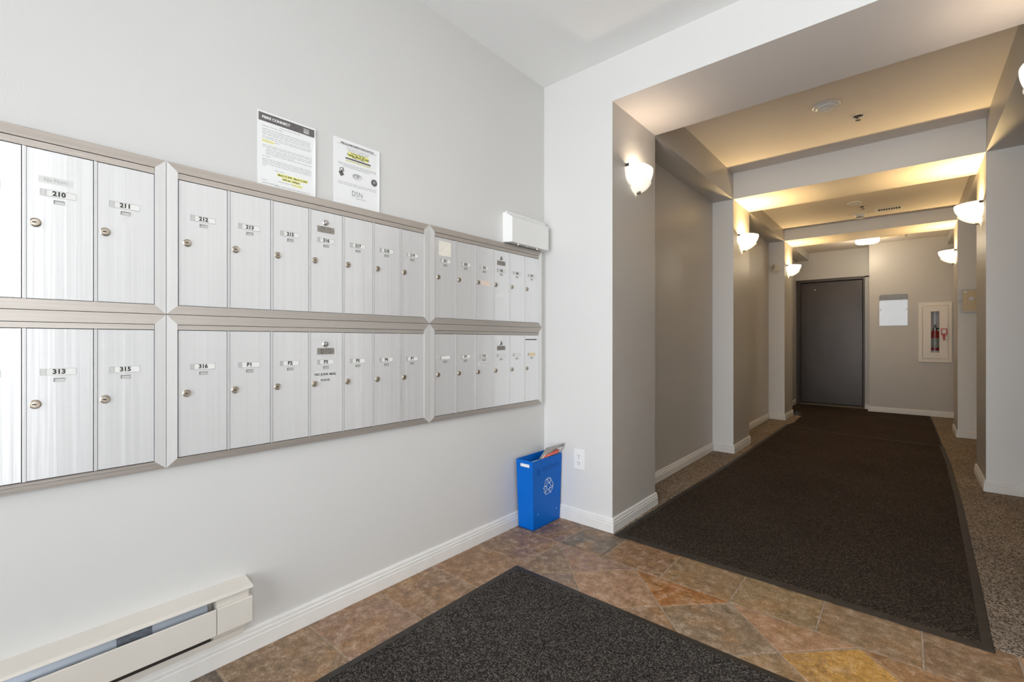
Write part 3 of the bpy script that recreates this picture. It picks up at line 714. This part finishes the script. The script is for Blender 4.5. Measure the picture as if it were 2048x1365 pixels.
b = MB(); b.hexa([(.0515, -.345, .124), (.0515, -.265, .124), (.0525, -.265, .124), (.0525, -.345, .124), (.0415, -.345, .156), (.0415, -.265, .156), (.0430, -.265, .1565), (.0430, -.345, .1565)], mat('rating_label', (.10, .115, .14), .4, noise=(120, .5, (1, .5, 3)))); b.build('rating_label', r)
b = MB()
for y in (-.42, -.435, -.505): b.box(.046, .0505, y - .008, y + .004, .128, .134, LOCKD)
b.build('element_slot', r)
b = MB(); b.lathe([(.004, 0), (.003, .002)], CHROME, Matrix.Translation((.032, -.06, .043)) @ Matrix.Rotation(math.pi / 2, 4, 'Y'), 10); b.build('screw', r)

# ------------------------------------------------------------------ floor mats
def floor_mat(name, label, poly, border, hgt, pm, z0=.0):
    r = thing(name, label, 'floor mat', (poly[0][0], poly[0][1], z0)); ox, oy = poly[0]
    P0 = [(x - ox, y - oy) for x, y in poly]; P1 = inset(P0, .004); P2 = inset(P0, border); P3 = inset(P0, border + .002)
    b = MB(); n = len(poly)
    R_ = [[b.bm.verts.new((x, y, zz)) for x, y in pp] for pp, zz in ((P0, 0.0003), (P1, .0025), (P2, hgt * .75), (P3, hgt * .3))]
    for a, c in zip(R_, R_[1:]):
        for i in range(n): b.face([a[i], a[(i + 1) % n], c[(i + 1) % n], c[i]], RUBBER)
    b.face(R_[3], RUBBER); b.face(R_[0][::-1], RUBBER)
    b.build('rubber_border', r)
    b = MB(); b.prism(inset(P0, border + .0005), hgt * .25, hgt, pm, chamfer=.002); b.build('pile', r)
    return r
floor_mat('entry_mat', 'dark speckled entry mat with rubber border on the slate tiles', [(.309, -.634), (.309, -3.2), (2.25, -3.2), (2.25, -.634)][::-1], .034, .009, MATP_E)
floor_mat('hall_mat', 'long dark brown hall mat starting at the pillar edge', [(.497, -.030), (1.946, -.040), (1.962, .5), (1.993, 1.88), (2.006, 3.2), (1.998, 4.02), (1.22, 4.08), (.90, 4.20), (.70, 4.28), (.545, 4.31), (.545, 2.3), (.528, 1.42), (.508, .65)], .034, .009, MATP_H, .002)
floor_mat('hall_mat', 'second dark mat, before the dark far door', [(.545, 4.315), (.70, 4.285), (.90, 4.205), (1.22, 4.085), (1.997, 4.025), (1.992, 4.88), (1.972, 6.43), (1.275, 6.44), (1.272, 6.66), (.30, 6.70), (.30, 5.33), (.575, 5.30), (.59, 4.6)], .018, .007, MATP_H, .0008)

# ------------------------------------------------------------------ door stop by the far pillar
r = thing('door_stop', 'small black door stop at the foot of the far pillar', 'door stop', (.525, 5.36, .003))
b = MB(); b.hexa([(-.03, -.06, 0), (.03, -.06, 0), (.03, .06, 0), (-.03, .06, 0), (-.025, -.055, .05), (.015, -.055, .05), (.015, .02, .045), (-.025, .02, .045)], BLACK); b.build('wedge', r, bevel=.004)
b = MB(); b.lathe([(.008, 0), (.006, .006)], PLASTIC, Matrix.Translation((.030, .0, .022)) @ Matrix.Rotation(math.pi / 2, 4, 'Y'), 12); b.build('button', r)

# ------------------------------------------------------------------ sconces
def sconce(label, x, y, sgn, Pj, k):
    r = thing('wall_sconce', label, 'sconce', (x, y, 1.968), 0 if sgn > 0 else math.pi, 'half bowl sconces on the hall pillars' if k else 'added unseen sconces on the entry side wall')
    gl = GLASS_1 if k < 2 else GLASS_2
    a, H_ = (.130 if k == 1 else .138), .136; NT, NS = 24, 12
    def prof(s): return (1 - s ** 2.0) ** .62 * (1 - .0 * s)
    def surf(off, s0, s1, m, name, th, grow=1.0, drop=0.0):
        b = MB(); outer, inner = [], []
        for j in range(NS + 1):
            s = s0 + (s1 - s0) * j / NS; k_ = prof(min(s, .9985)); ro, ri = [], []
            for i in range(NT + 1):
                t = -math.pi / 2 + math.pi * i / NT
                zz = H_ * (1 - s) - drop
                ro.append(b.bm.verts.new((.006 + (Pj + off - .006) * k_ * math.cos(t) ** .9 if math.cos(t) > 1e-6 else .006, (a + off) * k_ * math.sin(t), zz)))
                ri.append(b.bm.verts.new((.006 + max(0, (Pj + off - .006) * k_ - th) * (math.cos(t) ** .9 if math.cos(t) > 1e-6 else 0), max(0, (a + off) * k_ - th) * math.sin(t), zz + th * .3)))
            outer.append(ro); inner.append(ri)
        for A_ in (outer, inner):
            for j in range(NS):
                for i in range(NT): b.face([A_[j][i], A_[j][i + 1], A_[j + 1][i + 1], A_[j + 1][i]], m)
        for j in range(NS):
            for e in (0, NT): b.face([outer[j][e], outer[j + 1][e], inner[j + 1][e], inner[j][e]], m)
        for i in range(NT):
            b.face([outer[0][i], outer[0][i + 1], inner[0][i + 1], inner[0][i]], m); b.face([outer[NS][i], outer[NS][i + 1], inner[NS][i + 1], inner[NS][i]], m)
        return b.build(name, r, smooth=True)
    surf(0, 0, .985, gl, 'glass_bowl', .004)
    surf(.006, .50, .997, EDGEGL if k > 1 else EDGE1, 'outer_glass', .0025, drop=.012)
    b = MB(); b.box(0, .008, -.075, .075, .02, .11, PLASTIC); b.build('wall_plate', r, bevel=.002)
    for yy, zz, xx in ((-a + .004, H_ - .012, .012), (a - .004, H_ - .012, .012), (0, -.010, .022)):
        b = MB(); b.box(xx - .012, xx + .010, yy - .007, yy + .007, zz - .008, zz + .010, CHROME_D); b.build('clip', r, bevel=.002)
    l = bpy.data.lights.new('bulb', 'POINT'); l.energy = SCONCE_W[k]; l.color = SCONCE_C[k]; l.shadow_soft_size = .022
    o = bpy.data.objects.new('bulb', l); o.location = (.048, 0, .10); COL.objects.link(o); o.parent = r
    return r
sconce('added white glass sconce on the entry side wall, unseen ceiling fill light', XEND, -.9, -1, .15, 0)  # lamps added out of view to lift the entry ceiling
sconce('added white glass sconce by the side window, unseen ceiling fill light', XEND, -2.05, -1, .15, 0)
ymid = [(0 + YB) / 2, (YC + YC2) / 2, (YD + YD2) / 2]
sconce('white glass half bowl sconce on the pillar nearest the mailboxes', XL, ymid[0], 1, .095, 1)
sconce('white glass sconce on the near pillar, cut off by the photo edge', XR, ymid[0], -1, .100, 1)
sconce('glowing sconce on the middle pillar of the mailbox side', XL, ymid[1], 1, .150, 2)
sconce('large glowing sconce on the middle pillar opposite the mailbox side', XR, ymid[1], -1, .150, 2)
sconce('glowing sconce on the far pillar of the door side, above the door frame', XL, ymid[2], 1, .150, 3)
sconce('glowing sconce on the far pillar near the fire extinguisher cabinet', XR, ymid[2], -1, .150, 3)

# ------------------------------------------------------------------ ceiling devices
r = thing('smoke_detector', 'round white ceiling detector nearest the entrance', 'detector', (1.305, 1.415, Z1), 0, 'ceiling detectors')
b = MB(); b.lathe([(.080, 0), (.080, -.004), (.074, -.008), (.060, -.009), (.060, -.016), (.052, -.021), (.034, -.022), (.033, -.018), (.022, -.018), (.021, -.024), (.002, -.026)], PLASTIC, seg=36); b.build('cover', r, smooth=True)
b = MB(); b.lathe([(.088, 0), (.088, -.002), (.082, -.003)], CEIL_H, seg=36); b.build('base_ring', r)
def sprinkler(label, x, y, zc):
    r = thing('sprinkler', label, 'sprinkler', (x, y, zc), 0, 'ceiling sprinklers'); r.scale = (.9, .9, .62)
    b = MB(); b.lathe([(.036, 0), (.034, -.004), (.022, -.009), (.014, -.010)], CHROME, seg=24); b.build('escutcheon', r, smooth=True)
    b = MB(); b.lathe([(.010, -.008), (.010, -.020), (.006, -.024)], CHROME_D, seg=12); b.tube([(-.010, 0, -.018), (-.014, 0, -.030), (-.004, 0, -.042)], .002, CHROME_D); b.tube([(.010, 0, -.018), (.014, 0, -.030), (.004, 0, -.042)], .002, CHROME_D); b.build('frame_arms', r)
    b = MB()
    for i in range(12):
        a = i * math.pi / 6; c, s = math.cos(a), math.sin(a); p = (-s * .002, c * .002)
        b.hexa([(c * .004 - p[0], s * .004 - p[1], -.044), (c * .018 - p[0], s * .018 - p[1], -.044), (c * .018 + p[0], s * .018 + p[1], -.044), (c * .004 + p[0], s * .004 + p[1], -.044),
                (c * .004 - p[0], s * .004 - p[1], -.0425), (c * .018 - p[0], s * .018 - p[1], -.0425), (c * .018 + p[0], s * .018 + p[1], -.0425), (c * .004 + p[0], s * .004 + p[1], -.0425)], CHROME_D)
    b.lathe([(.006, -.041), (.006, -.045)], CHROME_D, seg=12); b.build('deflector', r)
sprinkler('chrome ceiling sprinkler in the first bay', 1.455, 1.735, Z1)
sprinkler('dark ceiling sprinkler in the second bay beside the vent', 1.348, 4.06, Z2)
r = thing('ceiling_cover', 'flat round white cover on the second bay ceiling', 'cover plate', (1.288, 3.83, Z2))
b = MB(); b.lathe([(.068, 0), (.068, -.004), (.060, -.009), (.048, -.010), (.047, -.007), (.002, -.008)], PLASTIC, seg=32); b.build('disc', r, smooth=True)
r = thing('smoke_detector', 'stepped white smoke detector hanging close to the far beam', 'detector', (1.297, 4.43, Z2), 0, 'ceiling detectors')
b = MB(); b.lathe([(.066, 0), (.066, -.008), (.058, -.012)], PLASTIC, seg=32); b.build('base_plate', r, smooth=True)
b = MB(); b.lathe([(.046, -.010), (.048, -.022), (.040, -.028), (.034, -.028), (.034, -.044), (.026, -.050), (.002, -.051)], PLASTIC, seg=32); b.build('cover', r, smooth=True)
b = MB(); b.lathe([(.0345, -.032), (.0345, -.040)], DARK, seg=32); b.build('sensor_slot', r)
r = thing('ceiling_vent', 'white ceiling vent grille with dark slots', 'vent', (1.565, 4.345, Z2))
b = MB(); w2, d2 = .125, .080
b.box(-w2, w2, -d2, -d2 + .03, -.0035, 0, PLASTIC); b.box(-w2, w2, d2 - .03, d2, -.0035, 0, PLASTIC); b.box(-w2, -w2 + .028, -d2 + .03, d2 - .03, -.0035, 0, PLASTIC); b.box(w2 - .028, w2, -d2 + .03, d2 - .03, -.0035, 0, PLASTIC); b.build('frame', r)
b = MB(); b.box(-w2 + .028, w2 - .028, -d2 + .03, d2 - .03, -.0015, -.0005, LOCKD); b.build('duct_opening', r)
for i in range(1, 9):
    b = MB(); x = -w2 + .028 + i * (2 * w2 - .056) / 9; b.box(x - .003, x + .003, -d2 + .03, d2 - .03, -.0035, -.0016, PLASTIC); b.build('slat', r)
r = thing('ceiling_light', 'round glowing drum ceiling light before the far door', 'ceiling light', (1.29, 5.90, Z3))
b = MB(); b.lathe([(.135, -.010), (.138, -.030), (.136, -.066), (.120, -.078), (.002, -.082)], DIFF, seg=40); b.build('diffuser', r, smooth=True)
b = MB(); b.lathe([(.125, 0), (.130, -.012)], PLASTIC, seg=32); b.build('base_plate', r)
l = bpy.data.lights.new('bulb', 'POINT'); l.energy = 9; l.color = (1, .84, .60); l.shadow_soft_size = .10
o = bpy.data.objects.new('bulb', l); o.location = (0, 0, -.20); COL.objects.link(o); o.parent = r
r = thing('ceiling_conduit', 'thin cream conduit running across the far ceiling', 'conduit', (1.43, 5.98, Z3))
b = MB(); b.tube([(0, 0, -.008), (.27, 0, -.008)], .007, CREAM); b.build('pipe', r)
b = MB(); b.box(.265, .29, -.012, .012, -.035, 0, PLATE); b.build('end_bracket', r)

# ------------------------------------------------------------------ fire cabinet, extinguisher, posted sheet
r = thing('fire_cabinet', 'cream fire extinguisher cabinet with narrow window and red lock', 'cabinet', (2.014, YF, 1.19))
b = MB(); X0, X1, Zl, Zh = -.175, .174, -.424, .418
t = .012
b.box(X0, X0 + .045, -t, 0, Zl, Zh, CABI); b.box(X1 - .040, X1, -t, 0, Zl, Zh, CABI); b.box(X0 + .045, X1 - .040, -t, 0, Zh - .045, Zh, CABI); b.box(X0 + .045, X1 - .040, -t, 0, Zl, Zl + .05, CABI); b.build('frame', r, bevel=.002)
b = MB(); cx0, cx1, cz0, cz1 = CX0 - 2.014, CX1 - 2.014, CZ0 - 1.19, CZ1 - 1.19
b.box(cx0, cx0 + .003, .0, .198, cz0, cz1, CABI); b.box(cx1 - .003, cx1, .0, .198, cz0, cz1, CABI); b.box(cx0, cx1, .195, .198, cz0, cz1, CABI); b.box(cx0, cx1, 0, .198, cz0, cz0 + .003, CABI); b.box(cx0, cx1, 0, .198, cz1 - .003, cz1, CABI); b.build('inner_box', r)
b = MB(); wx0, wx1, wz0, wz1 = -.042, .044, -.288, .288; dx0, dx1, dz0, dz1 = X0 + .047, X1 - .042, Zl + .052, Zh - .047
for q in ((dx0, wx0, dz0, dz1), (wx1, dx1, dz0, dz1), (wx0, wx1, dz0, wz0), (wx0, wx1, wz1, dz1)): b.box(q[0], q[1], -.015, -.006, q[2], q[3], CABI)
d = b.build('door', r)
b = MB(); b.box(wx0, wx1, -.010, -.008, wz0, wz1, GLASS); b.build('window_pane', d)
b = MB(); b.tube([(dx0 - .001, -.012, dz0 + .02), (dx0 - .001, -.012, dz1 - .02)], .0035, PLATE); b.build('hinge', d)
b = MB(); b.box(.060, .125, -.030, -.015, -.040, .048, RED); b.box(.070, .112, -.032, -.030, -.022, .036, STICKW); b.build('lock_case', d, bevel=.002)
b = MB(); b.hexa([(.084, -.028, -.115), (.098, -.028, -.115), (.098, -.018, -.115), (.084, -.018, -.115), (.072, -.030, -.040), (.110, -.030, -.040), (.110, -.016, -.040), (.072, -.016, -.040)], RED); b.build('pull_hammer', d)
b = MB(); b.tube([(.115, -.022, -.03), (.135, -.022, -.06), (.130, -.022, -.105), (.100, -.022, -.112)], .0012, CHROME); b.build('chain', d)
r = thing('fire_extinguisher', 'red fire extinguisher with pale label bands inside the wall cabinet', 'fire extinguisher', (2.016, YF + .095, CZ0 + .004))
b = MB(); b.lathe([(.066, 0), (.070, .01), (.070, .33), (.062, .37), (.035, .40), (.022, .41)], RED, seg=28); b.build('cylinder', r, smooth=True)
b = MB(); b.lathe([(.0706, .10), (.0706, .125)], PAPER, seg=28, caps=False); b.lathe([(.0706, .165), (.0706, .30)], mat('extinguisher_label', (.42, .43, .36), .5, noise=(60, .5, (1, 1, 4))), seg=28, caps=False); b.build('label_band', r)
b = MB(); b.lathe([(.020, .41), (.020, .44), (.012, .45)], CHROME_D, seg=14); b.box(-.012, .012, -.07, .03, .455, .465, BLACK); b.box(-.012, .012, -.07, .03, .485, .492, BLACK); b.box(-.01, .01, .0, .03, .44, .49, BLACK); b.build('valve_handle', r)
b = MB(); b.tube([(.02, 0, .44), (.06, -.02, .43), (.082, -.02, .36), (.084, -.02, .2)], .008, BLACK); b.build('hose', r, smooth=True)

r = thing('posted_sheet', 'white sheet in a clear glossy sleeve on the far wall', 'notice', (1.564, YF, 1.52))
b = MB(); b.box(-.150, .150, -.003, -.001, -.222, .222, PAPER); b.build('paper', r)
b = MB(); b.box(-.160, .160, -.006, -.0035, -.231, .231, GLASS); b.build('sleeve', r)
b = MB()
for i in range(20):
    zz = .18 - i * .018
    x = -.11 + random.uniform(0, .02)
    while x < .10:
        e = min(.11, x + random.uniform(.02, .06)); b.box(x, e, -.0034, -.003, zz, zz + .003, INKG); x = e + .008
b.build('print', r)
b = MB()
for x in (-.155, .135): b.box(x, x + .02, -.0072, -.006, -.01, .02, STICKW)
b.build('tape', r)

# ------------------------------------------------------------------ pillar devices
r = thing('alarm_box', 'yellowed cream box with round dial on the far pillar', 'alarm box', (2.245, YD, 1.505))
b = MB(); b.box(-.073, .080, -.028, 0, -.117, .117, CREAM); b.build('case', r, bevel=.004)
b = MB(); b.box(-.077, -.073, -.034, 0, -.121, .121, PLATE); b.box(-.073, .084, -.034, 0, .117, .123, PLATE); b.box(-.073, .084, -.034, 0, -.123, -.117, PLATE); b.build('guard_frame', r)
b = MB(); b.box(-.032, .036, -.034, -.028, -.062, .050, CREAM); b.build('cover', r, bevel=.003)
b = MB(); b.lathe([(.021, 0), (.021, .006), (.016, .008)], PLASTIC, Matrix.Translation((0, -.034, .018)) @ Matrix.Rotation(math.pi / 2, 4, 'X'), 20); b.lathe([(.0235, 0), (.0235, .003)], PLATE, Matrix.Translation((0, -.034, .018)) @ Matrix.Rotation(math.pi / 2, 4, 'X'), 20); b.build('dial', r)
b = MB(); b.box(-.062, -.035, -.031, -.028, .085, .107, CARDG); b.build('nameplate', r)
b = MB(); b.box(-.105, -.072, -.022, -.014, -.010, .002, CHROME_D); b.build('latch', r)
r = thing('emergency_lamp', 'round cream plate with a small chrome lamp head on the far pillar', 'emergency lamp', (.362, YD, 2.035))
RX = Matrix.Rotation(math.pi / 2, 4, 'X')
b = MB(); b.lathe([(.060, 0), (.060, .008), (.052, .014), (.002, .016)], mat('pale_cream', (.78, .72, .58), .4), RX, 32); b.build('base_plate', r, smooth=True)
M = Matrix.Translation((-.026, -.045, .045)) @ Matrix.Rotation(math.radians(75), 4, 'X') @ Matrix.Rotation(math.radians(-12), 4, 'Y')
b = MB(); b.lathe([(.014, -.028), (.026, -.012), (.031, .008), (.031, .012), (.026, .010), (.008, .002)], mat('lamp_head_metal', (.85, .85, .83), .25, metal=.6), M, 24); b.build('lamp_head', r, smooth=True)
b = MB(); b.tube([(-.015, -.012, .01), (-.02, -.028, .02), (-.024, -.04, .035)], .006, CHROME_D); b.build('arm', r)
b = MB()
for x, zz in ((-.035, -.01), (-.012, -.015), (.028, -.028)): b.lathe([(.0035, .014), (.0035, .018)], DARK, Matrix.Translation((x, 0, zz)) @ RX, 8)
b.build('screw', r)
